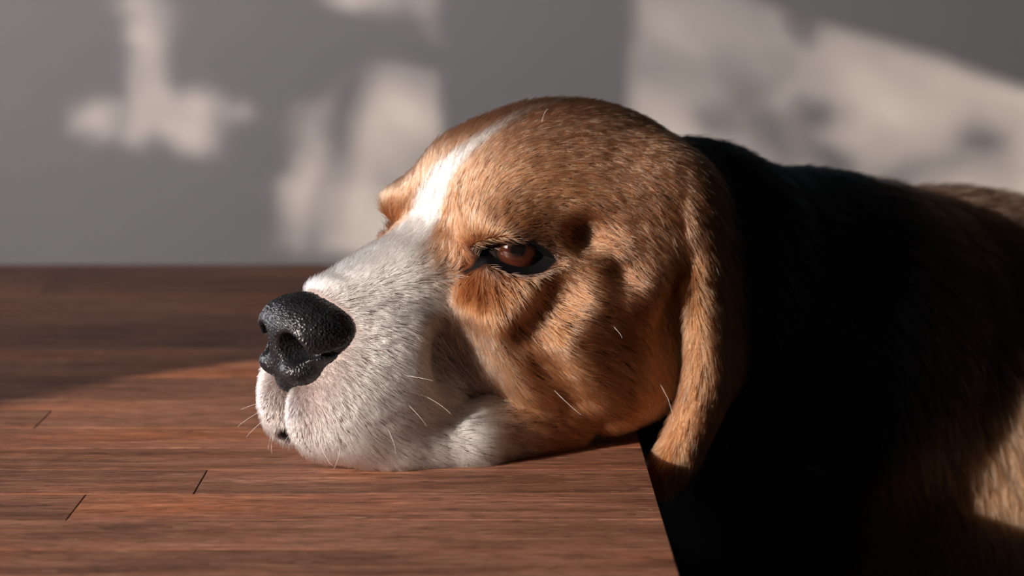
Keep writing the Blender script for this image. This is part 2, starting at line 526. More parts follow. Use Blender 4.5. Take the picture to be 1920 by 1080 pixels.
def sd_head(P):
    Q = mirror(P)
    d = ell(Q, (-3.2, 0, 7.0), (5.6, 4.7, 4.4))                                       # skull
    d = smin(d, ell(Q, (-0.3, 1.35, 8.1), (2.0, 1.65, 1.8)), 1.1)                       # frontal bosses
    d = smin(d, ell(Q, (1.35, 2.7, 7.5), (1.15, 1.15, 0.75), axes((0.5, 0.85, -0.1))), 1.3)   # brow
    Qm = Q * np.array([1, 1.18, 1], f32)
    d = smin(d, cone(Qm, (1.2, 0, 4.9), (6.0, 0, 4.42), 2.75, 1.48), 1.1)              # muzzle core
    d = smin(d, cone(Q, (2.6, 0.8, 5.95), (6.0, 0.65, 4.95), 0.95, 0.6), 0.9)         # flat bridge
    d = smin(d, ell(Q, (-1.4, 3.2, 4.7), (3.2, 1.9, 2.9)), 1.3)                       # masseter
    d = smin(d, cone(Q, (1.7, 2.75, 5.2), (-2.8, 4.3, 6.2), 1.0, 0.9), 1.3)          # zygomatic arch
    d = smin(d, ell(Q, (-3.4, 2.6, 2.9), (3.0, 2.2, 2.3)), 1.2)                       # jaw angle
    d = smin(d, ell(Q, (4.9, 1.6, 2.35), (2.6, 1.25, 2.4)), 1.1)                      # flew of the upper lip
    d = smin(d, ell(Q, (6.9, 0.85, 1.75), (1.25, 0.95, 1.45)), 0.9)                      # lip front
    low = smin(cone(Q, (4.6, 1.75, 0.75), (2.2, 2.4, 0.7), 0.85, 0.98), cone(Q, (2.2, 2.45, 0.7), (-1.6, 2.5, 0.85), 0.98, 0.9), 0.6)
    low = smin(low, ell(Q, (6.0, 0.0, 0.75), (1.0, 0.9, 0.7)), 0.4)
    d = smin(d, low, 0.5)                                                            # lower lip roll and chin
    d = smin(d, cone(Q, (-1.0, 0, 3.4), (-7.5, 0, 4.8), 3.2, 4.6), 1.6)               # throat
    d = smax(d, -cone(Q, (8.6, 0, 2.7), (8.0, 0, 0.6), 0.14, 0.30), 0.25)              # philtrum
    d = smax(d, -ell(Q, (-0.85, 4.75, 7.85), (0.8, 1.25, 0.66)), 0.6)                 # temple hollows
    d = smax(d, -ell(Q, (-1.5, 5.35, 6.75), (0.62, 0.85, 0.5)), 0.55)
    d = smax(d, -ell(Q, (3.2, 2.85, 3.7), (1.0, 1.4, 1.5)), 0.65)                   # hollow behind the flew
    gr = [(0.55, 4.8, 6.05), (1.45, 4.42, 4.7), (0.8, 4.6, 3.3), (-0.5, 4.45, 2.0)]  # groove between muzzle and cheek
    for a, b in zip(gr[:-1], gr[1:]):
        d = smax(d, -cone(Q, a, b, 0.58, 0.58), 0.7)
    re = np.sqrt(((Q - EYE_C.astype(f32)) ** 2).sum(-1))
    d = smin(d, re - (EYE_R + 0.13), 0.5)                                             # lid shell
    d = smax(d, -(re - EYE_R * 0.97), 0.05)
    d = smax(d, -eye_open(Q), 0.09)
    d = smin(d, ell(Q, (-4.8, 3.2, 8.1), (2.0, 1.4, 2.0)), 1.5)                       # ear root
    d = smax(d, -cone(Q, (8.4, 0.32, 0.35), (6.8, 0.28, 0.9), 0.46, 0.30), 0.15)          # parted lips
    d = smax(d, -cone(Q, TEAR_A + [0.05, 0.05, 0.02], TEAR_B + [0.06, 0.05, 0.03], 0.10, 0.05), 0.12)
    d = smax(d, -ell(Q, (-4.3, 5.5, 4.7), (0.75, 1.05, 2.3)), 0.7)                    # gap in front of the ear
    d = smax(d, -cone(Q, (-0.4, 4.1, 1.55), (-2.2, 4.1, 1.0), 0.3, 0.45), 0.5)        # crease over the lower lip
    ear, root = sd_ear(Q)
    d = smin(smin(d, root, 1.5), ear, 0.3)
    return d

def _L(p): return to_local(np.array(p, float))
def sd_body(P):
    B = [((7, 87.5, 5.0), (12.5, 95, 0.7), 4.6, 6.5), ((12.5, 95, 0.7), (19.5, 102.5, -3.1), 6.5, 8.8),
         ((19.5, 102.5, -3.1), (30, 110, -14.5), 8.8, 9.6), ((30, 110, -14.5), (37, 114, -23), 9.6, 9.2)]
    d = None
    for a, b, ra, rb in B:
        e = cone(P, _L(a), _L(b), ra, rb)
        d = e if d is None else smin(d, e, 3.0)
    d = smin(d, ell(P, _L((13.8, 100, -8)), (7.2, 7.2, 11)), 3.0)                    # chest
    for yy in (96.2, 111.0):
        d = smin(d, ell(P, _L((20.0, yy, -4.0)), (5.2, 5.6, 7.0)), 2.2)               # shoulder
        d = smin(d, cone(P, _L((20, yy, -8)), _L((20.5, yy - 0.3, -16)), 3.6, 2.4), 1.6)
        d = smin(d, cone(P, _L((20.5, yy - 0.3, -16)), _L((18.5, yy - 0.6, -27)), 2.4, 1.7), 1.0)
        d = smin(d, cone(P, _L((18.5, yy - 0.6, -27)), _L((17.6, yy - 0.8, FLOOR_Z + 2)), 1.7, 1.9), 0.8)
        d = smin(d, ell(P, _L((15.8, yy - 0.8, FLOOR_Z + 1.5)), (2.6, 2.0, 1.5)), 0.8)
    for yy in (104.0, 124.0):
        d = smin(d, ell(P, _L((34.5, yy, -24)), (6.5, 5.0, 7.5)), 2.0)                # thigh
        d = smin(d, cone(P, _L((29, yy - 1, -29)), _L((37, yy, FLOOR_Z + 2.5)), 2.6, 1.9), 1.5)
        d = smin(d, cone(P, _L((37, yy, FLOOR_Z + 2.0)), _L((27, yy - 1.5, FLOOR_Z + 1.6)), 1.9, 1.7), 1.0)
    d = smin(d, cone(P, _L((43, 115, FLOOR_Z + 4)), _L((61, 120, FLOOR_Z + 2)), 2.0, 0.9), 1.5)
    return d

def sd_dog(P):
    P = P.astype(f32)
    dh = sd_head(P)
    db = sd_body(P)
    return smin(dh, db, 1.4)

def axis_coords(segs):
    out = [segs[0][0]]
    for a, b, h in segs:
        n_ = max(1, int(round((b - a) / h)))
        out += list(a + (b - a) * np.arange(1, n_ + 1) / n_)
    return np.array(out)

def surface_nets(sdf, xs, ys, zs, B=8, newton=3, hmin=0.05):
    nx, ny, nz = len(xs), len(ys), len(zs)
    val = np.full((nx, ny, nz), 1.0, f32)
    bx = np.arange(0, nx, B); by = np.arange(0, ny, B); bz = np.arange(0, nz, B)
    def mids(c, b): return np.array([(c[i], c[min(i + B, len(c) - 1)]) for i in b])
    mx_, my_, mz_ = mids(xs, bx), mids(ys, by), mids(zs, bz)
    cx = np.stack(np.meshgrid(mx_.mean(1), my_.mean(1), mz_.mean(1), indexing='ij'), -1).reshape(-1, 3)
    hw = np.stack(np.meshgrid(mx_[:, 1] - mx_[:, 0], my_[:, 1] - my_[:, 0], mz_[:, 1] - mz_[:, 0], indexing='ij'), -1).reshape(-1, 3)
    dc = sdf(cx)
    rad = np.linalg.norm(hw, axis=1) * 0.5
    near = np.abs(dc) < rad * 1.35 + 0.5
    idx = np.stack(np.meshgrid(bx, by, bz, indexing='ij'), -1).reshape(-1, 3)
    for (i, j, k_), dd in zip(idx[~near], dc[~near]):
        val[i:i + B, j:j + B, k_:k_ + B] = dd
    nb = idx[near]
    CH = 1500
    for s in range(0, len(nb), CH):
        sub = nb[s:s + CH]
        pts, sl = [], []
        for (i, j, k_) in sub:
            a, b, c = xs[i:i + B], ys[j:j + B], zs[k_:k_ + B]
            g_ = np.empty((len(a), len(b), len(c), 3), f32)
            g_[..., 0] = a[:, None, None]; g_[..., 1] = b[None, :, None]; g_[..., 2] = c[None, None, :]
            pts.append(g_.reshape(-1, 3)); sl.append((len(a), len(b), len(c)))
        vv = sdf(np.concatenate(pts))
        o = 0
        for (i, j, k_), (a, b, c) in zip(sub, sl):
            n_ = a * b * c
            val[i:i + a, j:j + b, k_:k_ + c] = vv[o:o + n_].reshape(a, b, c); o += n_
    ins = val < 0
    cnt = np.zeros((nx - 1, ny - 1, nz - 1), np.int8)
    for a in (0, 1):
        for b in (0, 1):
            for c in (0, 1):
                cnt += ins[a:nx - 1 + a, b:ny - 1 + b, c:nz - 1 + c]
    cell = (cnt > 0) & (cnt < 8)
    ci = np.argwhere(cell)
    vid = np.full(cell.shape, -1, np.int32)
    vid[cell] = np.arange(len(ci))
    acc = np.zeros((len(ci), 3)); num = np.zeros(len(ci))
    co = (xs, ys, zs)
    corners = [(a, b, c) for a in (0, 1) for b in (0, 1) for c in (0, 1)]
    for p in corners:
        for ax in range(3):
            if p[ax] == 0:
                q = list(p); q[ax] = 1
                A = ci + np.array(p); Bq = ci + np.array(q)
                va = val[A[:, 0], A[:, 1], A[:, 2]]; vb = val[Bq[:, 0], Bq[:, 1], Bq[:, 2]]
                m = (va < 0) != (vb < 0)
                t = np.where(m, va / np.where(m, va - vb, 1), 0)
                PA = np.stack([xs[A[:, 0]], ys[A[:, 1]], zs[A[:, 2]]], 1)
                PB = np.stack([xs[Bq[:, 0]], ys[Bq[:, 1]], zs[Bq[:, 2]]], 1)
                acc += np.where(m[:, None], PA + (PB - PA) * t[:, None], 0); num += m
    V = acc / num[:, None]
    quads = []
    for ax in range(3):
        o1, o2 = (ax + 1) % 3, (ax + 2) % 3
        sl0 = [slice(None)] * 3; sl1 = [slice(None)] * 3
        sl0[ax] = slice(0, -1); sl1[ax] = slice(1, None)
        ch = ins[tuple(sl0)] != ins[tuple(sl1)]
        e = np.argwhere(ch)
        ok = (e[:, o1] > 0) & (e[:, o2] > 0) & (e[:, o1] < val.shape[o1] - 1) & (e[:, o2] < val.shape[o2] - 1)
        e = e[ok]
        flip = ins[e[:, 0], e[:, 1], e[:, 2]]
        def g(d1, d2):
            q = e.copy(); q[:, o1] -= d1; q[:, o2] -= d2
            return vid[q[:, 0], q[:, 1], q[:, 2]]
        q = np.stack([g(1, 1), g(0, 1), g(0, 0), g(1, 0)], 1)
        q[~flip] = q[~flip][:, ::-1]
        quads.append(q)
    quads = np.concatenate(quads)
    cs = np.stack([xs[ci[:, 0] + 1] - xs[ci[:, 0]], ys[ci[:, 1] + 1] - ys[ci[:, 1]], zs[ci[:, 2] + 1] - zs[ci[:, 2]]], 1).max(1)
    for it in range(newton):
        g = grad(sdf, V)
        d = sdf(V)
        step = np.clip(d, -0.4 * cs, 0.4 * cs)
        V = V - g * step[:, None] * 0.9
    return V, quads, grad(sdf, V)

def grad(sdf, V, h=0.03):
    g = np.empty((len(V), 3))
    for a in range(3):
        o = np.zeros(3); o[a] = h
        g[:, a] = sdf(V + o) - sdf(V - o)
    n_ = np.linalg.norm(g, axis=1)
    return g / np.maximum(n_, 1e-6)[:, None]

def build_np_mesh(name, V, Q):
    me = bpy.data.meshes.new(name)
    me.vertices.add(len(V)); me.vertices.foreach_set('co', np.ascontiguousarray(V, f32).ravel())
    me.loops.add(Q.size); me.loops.foreach_set('vertex_index', np.ascontiguousarray(Q, np.int32).ravel())
    me.polygons.add(len(Q))
    me.polygons.foreach_set('loop_start', np.arange(0, Q.size, Q.shape[1], dtype=np.int32))
    me.polygons.foreach_set('loop_total', np.full(len(Q), Q.shape[1], np.int32))
    me.polygons.foreach_set('use_smooth', np.ones(len(Q), bool))
    me.update(calc_edges=True)
    me.validate()
    return me

# ------------------------------------------------------------------ coat pattern
def ss(a, b, x):
    t = np.clip((x - a) / (b - a), 0, 1)
    return t * t * (3 - 2 * t)
def vnoise(P, scale, seed=0):
    """cheap smooth pseudo noise in -1..1"""
    r = np.random.default_rng(seed)
    out = 0
    for i in range(5):
        k_ = r.normal(size=3); k_ /= np.linalg.norm(k_)
        out = out + np.sin(P @ (k_ * (2 * math.pi / scale) * r.uniform(0.7, 1.5)) + r.uniform(0, 6.28) + 1.3 * np.sin(P @ (r.normal(size=3) * 2.2 / scale)))
    return out / 3.0
C_TAN = np.array([0.37, 0.140, 0.060]); C_ORANGE = np.array([0.35, 0.105, 0.036]); C_BROWN = np.array([0.15, 0.062, 0.033])
C_WHITE = np.array([0.66, 0.64, 0.63]); C_BLACK = np.array([0.009, 0.013, 0.018]); C_EAR = np.array([0.34, 0.112, 0.038])
C_PINK = np.array([0.42, 0.25, 0.22]); C_LEATHER = np.array([0.005, 0.005, 0.006])
def is_ear(P):
    Q = mirror(P.astype(f32))
    d = sd_ear(Q)[0]
    return ss(0.35, 0.05, d) * ss(9.6, 7.2, P[:, 2])
def coat(P, jitter=0.0):
    """linear colour of the coat at head-local points"""
    n_ = len(P)
    u, v, w_ = P[:, 0], np.abs(P[:, 1]), P[:, 2]
    W = to_world(P)
    j = rng.uniform(-1, 1, n_) * jitter
    nz = vnoise(P, 3.0, 3)
    col = np.tile(C_TAN, (n_, 1))
    def mixin(c, f):
        nonlocal col
        f = np.clip(f, 0, 1)[:, None]
        col = col * (1 - f) + np.asarray(c) * f
    # warmer around the eye, darker over the crown
    de = np.linalg.norm((P * [1, 0, 1] + np.stack([0 * u, v, 0 * u], 1)) - np.array([1.9, 2.9, 6.4]), axis=1)
    mixin(C_ORANGE, 0.75 * ss(2.6, 0.9, de + 0.3 * j))
    mixin(np.array([0.22, 0.082, 0.038]), 0.85 * ss(1.6, -2.6, u + nz * 0.8 + 0.8 * j) * ss(3.4, 6, w_ + 0.5 * nz))
    mixin(C_EAR, 0.4 * ss(-1.5, -4.5, u + nz * 0.7 + j))
    mixin(C_BROWN, 0.8 * ss(9.4, 11.0, w_ + 0.25 * nz + 0.3 * j - 0.35 * ss(2, -3, u)) )
    mixin(C_BROWN, 0.6 * ss(-4.0, -6.0, u + j))
    mixin(C_EAR, 0.5 * ss(3.0, 0.5, w_) * ss(0.5, -3, u))
    # white of muzzle, chin and blaze
    ub = np.interp(w_, [0.6, 1.8, 3.0, 4.5, 5.5, 6.3], [0.8, 1.7, 2.2, 2.65, 3.2, 3.6]) - 0.15 * nz
    mz = ss(-0.75, 0.75, u - ub + j * 0.8) * ss(7.6, 6.6, w_ + 0.1 * j)
    mz = mz * ss(2.6, 1.7, v - ss(5.6, 4.2, w_) * 2 )
    hb = np.interp(w_, [5.5, 6.5, 7.5, 8.4, 9.3, 10.1, 10.9, 11.4], [1.6, 1.10, 0.80, 0.62, 0.44, 0.26, 0.14, 0.0])
    blz = ss(0.22, -0.22, np.abs(P[:, 1] - np.interp(w_, [6.5, 7.5, 9, 10.2], [-0.1, -0.42, -0.32, 0.0])) - hb + 0.13 * j) * (u > -2.5) * (w_ > 5)
    blz = blz * np.interp(w_, [9.2, 10.2, 11.0], [1, 0.75, 0.35])
    white = np.maximum(mz, blz)
    mixin(C_WHITE, white)
    # grey-brown speckle behind the whisker bed, mostly shade painted into the coat
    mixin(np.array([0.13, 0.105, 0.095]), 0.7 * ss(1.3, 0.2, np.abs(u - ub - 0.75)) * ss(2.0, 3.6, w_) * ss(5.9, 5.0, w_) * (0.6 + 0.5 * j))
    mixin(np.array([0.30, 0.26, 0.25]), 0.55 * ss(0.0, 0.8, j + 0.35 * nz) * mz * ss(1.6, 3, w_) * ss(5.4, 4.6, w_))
    Qe = mirror(P.astype(f32))
    mixin(np.array([0.07, 0.035, 0.025]), 0.8 * ss(0.5, 0.1, eye_open(Qe) + 0.12 * j) * (np.linalg.norm(Qe - EYE_C, axis=1) < EYE_R + 0.7))
    # sparse-haired pink lip front
    dp = np.sqrt((u - 7.7) ** 2 + ((v - 0.75) * 1.2) ** 2 + ((w_ - 1.75) * 0.7) ** 2)
    mixin(C_PINK, 0.75 * ss(1.5, 0.3, dp))
    # ears
    e = is_ear(P)
    mixin(C_EAR * (1.0 + 0.35 * 0), e * 0.85)
    # black saddle over neck and back, tan shoulders and legs
    neck = ss(-6.2, -7.3, u + 0.3 * j + 0.25 * nz) * (1 - e)
    mixin(C_BLACK, neck)
    mixin(np.array([0.16, 0.068, 0.036]), neck * ss(13.5, 17.5, W[:, 0] + j) * (0.75 + 0.25 * j))
    sad = ss(0.8, -1.2, W[:, 2] + 0.5 * nz + 0.4 * j - 0.35 * (W[:, 0] - 17)) * ss(13.0, 14.5, W[:, 0] + 0.4 * j)
    mixin(np.array([0.33, 0.16, 0.08]), sad)
    low = ss(-12, -16, W[:, 2])
    mixin(C_WHITE * 0.9, low * ss(-22, -26, W[:, 2]))
    return col

def bare_field(P):
    """0..1, where black bare skin shows (lid rims, lip line)"""
    Q = mirror(P.astype(f32))
    eo = eye_open(Q)
    de = np.linalg.norm(Q - EYE_C, axis=1)
    rim = ss(0.13, 0.05, eo) * (de < EYE_R + 0.6)
    # tear duct line running forward and down from the front corner
    tear = cone(Q, TEAR_A, TEAR_B, 0.12, 0.04)
    rim = np.maximum(rim, ss(0.10, 0.02, tear))
    lips = cone(Q, (8.4, 0.32, 0.35), (6.8, 0.28, 0.9), 0.40, 0.30)
    rim = np.maximum(rim, ss(0.12, 0.0, lips))
    return rim
TEAR_A = np.array([2.2, 2.8, 6.95]); TEAR_B = np.array([2.6, 2.28, 6.45])

# ------------------------------------------------------------------ dog mesh
GS = 1.0
xs = axis_coords([(-82, -30, 1.6), (-30, -9, 0.5 * GS), (-9, -0.6, 0.13 * GS), (-0.6, 2.9, 0.065 * GS), (2.9, 9.3, 0.10 * GS)])
ys = axis_coords([(-60, -14, 1.4), (-14, -6.4, 0.45 * GS), (-6.4, 1.5, 0.14 * GS), (1.5, 4.2, 0.07 * GS), (4.2, 6.4, 0.10 * GS), (6.4, 14, 0.45), (14, 40, 1.4)])
zs = axis_coords([(-40, -6, 1.0), (-6, -1.2, 0.35), (-1.2, 5.9, 0.11 * GS), (5.9, 8.3, 0.065 * GS), (8.3, 12.0, 0.11 * GS), (12, 22, 1.2)])
DV, DQ, DN = surface_nets(sd_dog, xs, ys, zs)
DOG_BASE = np.array([25.0, 108.0, FLOOR_Z])
DW = to_world(DV); DNW = DN @ HM.T
pressed = (DW[:, 0] < 5.0) & (DW[:, 2] < 0.02) & (DW[:, 2] > -2.0)      # chin and lips flatten on the table top
DW[pressed, 2] = 0.02
DV = to_local(DW)
me = build_np_mesh('beagle_dog', (DW - DOG_BASE) * CM, DQ)
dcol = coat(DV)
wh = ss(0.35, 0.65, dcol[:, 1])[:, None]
dcol = dcol * (0.22 * (1 - wh) + wh * np.array([0.56, 0.49, 0.475]))  # skin darkened to put the shade between strands into its colour
bare = bare_field(DV)[:, None]
dcol = dcol * (1 - bare) + C_LEATHER * bare
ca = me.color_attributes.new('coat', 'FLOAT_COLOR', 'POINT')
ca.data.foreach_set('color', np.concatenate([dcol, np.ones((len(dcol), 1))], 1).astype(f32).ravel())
m, nt, N_, L_, b = new_mat('dog_undercoat')
at = N_.new('ShaderNodeAttribute'); at.attribute_name = 'coat'
mulc = N_.new('ShaderNodeMix'); mulc.data_type = 'RGBA'; mulc.blend_type = 'MULTIPLY'; mulc.inputs['Factor'].default_value = 1
L_.new(at.outputs['Color'], mulc.inputs['A']); mulc.inputs['B'].default_value = (1, 0.97, 0.97, 1)
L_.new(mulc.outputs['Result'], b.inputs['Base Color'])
b.inputs['Roughness'].default_value = 0.65
b.inputs['Specular IOR Level'].default_value = 0.03
me.materials.append(m)
dog = link(bpy.data.objects.new('beagle_dog', me))
dog.location = DOG_BASE * CM
tag(dog, 'tan, white and black beagle resting its chin on the wooden table', 'dog')
print('dog mesh', len(DV), len(DQ))

# ------------------------------------------------------------------ nose
def worley(P, s, seed=1):
    """F1, F2 distances of a jittered grid, in units of the cell"""
    q = P / s
    base = np.floor(q).astype(np.int64)
    f1 = np.full(len(P), 9.0); f2 = np.full(len(P), 9.0)
    for a in (-1, 0, 1):
        for b_ in (-1, 0, 1):
            for c in (-1, 0, 1):
                k_ = base + np.array([a, b_, c])
                h = (k_[:, 0] * 73856093) ^ (k_[:, 1] * 19349663) ^ (k_[:, 2] * 83492791) ^ seed
                j = np.stack([((h * m_) & 0xFFFF) / 65535.0 for m_ in (1664525, 22695477, 1103515245)], 1)
                d = np.linalg.norm(k_ + j - q, axis=1)
                lo_ = np.minimum(f1, d)
                f2 = np.minimum(f2, np.maximum(f1, d)); f1 = lo_
    return f1, f2
def sd_nose(P):
    Q = mirror(P.astype(f32))
    d = ell(Q, (7.1, 0, 4.55), (1.6, 1.45, 1.02))
    d = smin(d, ell(Q, (7.1, 0.85, 4.3), (1.4, 0.85, 0.95), axes((1, -0.12, 0))), 0.4)
    d = smin(d, cone(Q, (7.65, 0, 3.8), (7.7, 0, 2.85), 0.75, 0.48), 0.4)
    d = smin(d, ell(Q, (7.5, 0.62, 3.25), (0.92, 0.72, 0.5)), 0.25)
    d = smax(d, P[:, 0].astype(f32) + 0.2 * (P[:, 2].astype(f32) - 4.4) - 8.62, 0.5)
    d = smax(d, -cone(Q, (9.0, 0.68, 4.0), (7.1, 0.95, 4.15), 0.56, 0.42), 0.16)           # nostril
    d = smax(d, -cone(Q, (8.5, 0.95, 3.82), (6.6, 1.85, 4.05), 0.13, 0.10), 0.12)           # alar slit
    d = smax(d, -cone(Q, (8.70, 0, 4.6), (8.25, 0, 2.3), 0.05, 0.07), 0.1)                  # midline groove
    return d
nh = 0.034
NV, NQ, NN = surface_nets(sd_nose, np.arange(5.6, 9.0, nh), np.arange(-2.2, 2.2, nh), np.arange(2.0, 5.9, nh), newton=2)
f1, f2 = worley(NV, 0.092)
inn = np.exp(-(((NV[:, 0] - 8.2) / 0.7) ** 2 + ((np.abs(NV[:, 1]) - 0.72) / 0.34) ** 2 + ((NV[:, 2] - 4.15) / 0.34) ** 2))
NV = NV + NN * (0.040 * np.minimum((f2 - f1) * 2.0, 1.0) * (1 - inn))[:, None]
nme = build_np_mesh('nose', (to_world(NV) - DOG_BASE) * CM, NQ)
m, nt, N_, L_, b = new_mat('nose_leather')
tcn = N_.new('ShaderNodeTexCoord'); nn = N_.new('ShaderNodeTexNoise'); nn.inputs['Scale'].default_value = 260
L_.new(tcn.outputs['Object'], nn.inputs['Vector'])
rr = ramp(N_, [(0.3, (0.006, 0.006, 0.008)), (0.7, (0.014, 0.014, 0.017))])
L_.new(nn.outputs['Fac'], rr.inputs['Fac']); L_.new(rr.outputs['Color'], b.inputs['Base Color'])
b.inputs['Roughness'].default_value = 0.38
b.inputs['Specular IOR Level'].default_value = 0.42
nme.materials.append(m)
nose = link(bpy.data.objects.new('nose', nme), dog)
nose['label'] = 'black pebbled leathery nose'
print('nose', len(NV))

# ------------------------------------------------------------------ eyes
def uv_sphere(r, nu=64, nv=40):
    """poles on +x / -x"""
    V = [(r, 0, 0)]
    for i in range(1, nv):
        a = math.pi * i / nv
        for j in range(nu):
            t = 2 * math.pi * j / nu
            V.append((r * math.cos(a), r * math.sin(a) * math.cos(t), r * math.sin(a) * math.sin(t)))
    V.append((-r, 0, 0))
    Fc = [(0, 1 + j, 1 + (j + 1) % nu) for j in range(nu)]
    for i in range(nv - 2):
        for j in range(nu):
            a, b_ = 1 + i * nu + j, 1 + i * nu + (j + 1) % nu
            Fc.append((a, a + nu, b_ + nu, b_))
    o = 1 + (nv - 2) * nu
    Fc += [(o + j, len(V) - 1, o + (j + 1) % nu) for j in range(nu)]
    return np.array(V), Fc
def mat_eye():
    m, nt, N, L, b = new_mat('eye_iris_and_white')
    at = N.new('ShaderNodeTexCoord')
    sep = N.new('ShaderNodeSeparateXYZ'); L.new(at.outputs['Object'], sep.inputs[0])
    nrm = N.new('ShaderNodeVectorMath'); nrm.operation = 'NORMALIZE'; L.new(at.outputs['Object'], nrm.inputs[0])
    L.new(nrm.outputs[0], sep.inputs[0])
    ac = N.new('ShaderNodeMath'); ac.operation = 'ARCCOSINE'; L.new(sep.outputs['X'], ac.inputs[0])
    no = N.new('ShaderNodeTexNoise'); no.inputs['Scale'].default_value = 5; no.inputs['Detail'].default_value = 5
    L.new(nrm.outputs[0], no.inputs['Vector'])
    ad = N.new('ShaderNodeMath'); ad.operation = 'MULTIPLY_ADD'; ad.inputs[1].default_value = 0.06; L.new(no.outputs['Fac'], ad.inputs[0]); L.new(ac.outputs[0], ad.inputs[2])
    r = ramp(N, [(0.0, (0.004, 0.003, 0.003)), (0.20, (0.004, 0.003, 0.003)), (0.245, (0.028, 0.008, 0.005)), (0.42, (0.062, 0.016, 0.008)), (0.60, (0.03, 0.009, 0.005)), (0.65, (0.006, 0.005, 0.005)), (0.70, (0.006, 0.005, 0.006)), (0.85, (0.05, 0.035, 0.03))])
    L.new(ad.outputs[0], r.inputs['Fac'])
    L.new(r.outputs['Color'], b.inputs['Base Color'])
    b.inputs['Roughness'].default_value = 0.08
    b.inputs['Coat Weight'].default_value = 1.0
    b.inputs['Coat Roughness'].default_value = 0.02
    b.inputs['Specular IOR Level'].default_value = 0.5
    return m
M_EYE = mat_eye()
GAZE = np.array([0.60, 0.79, 0.16])
for sgn in (1, -1):
    V, Fc = uv_sphere(EYE_R)
    x = V[:, 0] / EYE_R                          # corneal bulge
    V = V * (1 + 0.07 * ss(0.80, 1.0, x))[:, None]
    g = GAZE * [1, sgn, 1]
    Rg = HM @ axes(g)
    o = mesh_obj('eye', V * CM, Fc, M_EYE, dog, smooth=True)
    c = to_world((EYE_C * [1, sgn, 1])[None])[0]
    o.matrix_local = Matrix(((*Rg[0], (c - DOG_BASE)[0] * CM), (*Rg[1], (c - DOG_BASE)[1] * CM), (*Rg[2], (c - DOG_BASE)[2] * CM), (0, 0, 0, 1)))
    o['label'] = 'dark reddish brown eye with black rim'

# ------------------------------------------------------------------ fur
# combing guides: photo position -> direction in the picture (x right, y down)
GUIDES = [(780, 350, .25, -1), (730, 400, .1, -1), (800, 410, .55, -.8), (850, 330, .6, -.75), (900, 260, .8, -.5), (1000, 230, 1, -.15),
    (850, 430, .1, -1), (845, 490, -.7, .15), (870, 470, -.5, -.5), (900, 400, .4, -.9), (960, 400, .9, -.35), (1030, 380, 1, .05), (960, 320, .8, -.35), (1060, 300, 1, .1),
    (1150, 350, 1, .35), (1150, 260, 1, .25), (1250, 400, .8, .8), (1240, 300, .9, .5), (1300, 430, .5, 1), (1285, 500, .1, 1), (1100, 470, .9, .5), (1180, 470, .8, .7),
    (920, 560, .15, 1), (990, 540, .6, .8), (870, 560, -.05, 1), (980, 640, .7, .7), (900, 660, .45, .9), (1000, 720, 1, .35), (1060, 610, 1, -.02), (1130, 620, .9, .35), (1200, 580, .8, .6),
    (1150, 720, .9, .5), (1090, 700, 1, .25), (1180, 780, .8, .3), (1230, 680, .6, .7),
    (580, 540, .8, -.1), (650, 560, 1, .1), (720, 500, 1, -.3), (780, 480, .9, -.5), (700, 600, .9, .45), (760, 570, .9, .3), (660, 680, .75, .7), (600, 720, .45, .9), (560, 780, .2, 1), (510, 780, -.1, 1),
    (640, 800, .5, .9), (720, 740, .9, .5), (800, 680, .8, .6), (760, 800, .9, .4), (700, 850, .7, .6), (820, 850, .95, .3), (900, 830, 1, .15), (1000, 830, 1, .15), (960, 780, 1, 0), (1080, 800, 1, .1),
    (1330, 520, .15, 1), (1340, 620, .05, 1), (1330, 720, -.2, 1), (1290, 800, -.45, 1), (1260, 860, -.5, 1), (1500, 400, 1, .3), (1600, 600, .5, 1), (1800, 420, .8, .7), (1850, 850, .35, 1), (1700, 600, .5, 1), (1450, 700, .4, 1)]
px_, py_, dep_ = project(DW)
facing = ((DW - cC) * DNW).sum(1) < 0
gp, gd = [], []
for (gx, gy, dx, dy) in GUIDES:
    d2 = (px_ - gx) ** 2 + (py_ - gy) ** 2
    cand = np.where((d2 < 14 ** 2) & facing)[0]
    if len(cand) == 0:
        cand = np.where(facing)[0]
        i = cand[np.argmin(d2[cand])]
    else:
        i = cand[np.argmin(dep_[cand])]
    D = cR * dx - cU * dy
    D = D - DNW[i] * (D @ DNW[i])
    D = D @ HM
    gp.append(DV[i]); gd.append(D / (np.linalg.norm(D) + 1e-6))
gp = np.array(gp); gd = np.array(gd)
headmask = gp[:, 0] > -7.6
nears = gp[:, 1] > -0.8
gp2 = gp[headmask & nears & (gp[:, 1] > 0.6)] * [1, -1, 1]; gd2 = gd[headmask & nears & (gp[:, 1] > 0.6)] * [1, -1, 1]
GP = np.concatenate([gp, gp2]); GD = np.concatenate([gd, gd2])

def comb_dir(P, Nn):
    acc = np.zeros_like(P)
    base = np.tile(np.array([-0.9, 0, -0.3]), (len(P), 1))
    ws = np.full(len(P), 0.02)
    acc += base * 0.02
    for p, d in zip(GP, GD):
        sig = 1.1 if p[0] > -7.6 else 4.0
        r2 = ((P - p) ** 2).sum(1)
        wt = np.exp(-r2 / (2 * sig * sig)) + 0.02 * np.exp(-r2 / (2 * (sig * 3) ** 2))
        acc += wt[:, None] * d; ws += wt
    D = acc / ws[:, None]
    D = D - Nn * (D * Nn).sum(1)[:, None]
    return D / (np.linalg.norm(D, axis=1)[:, None] + 1e-6)

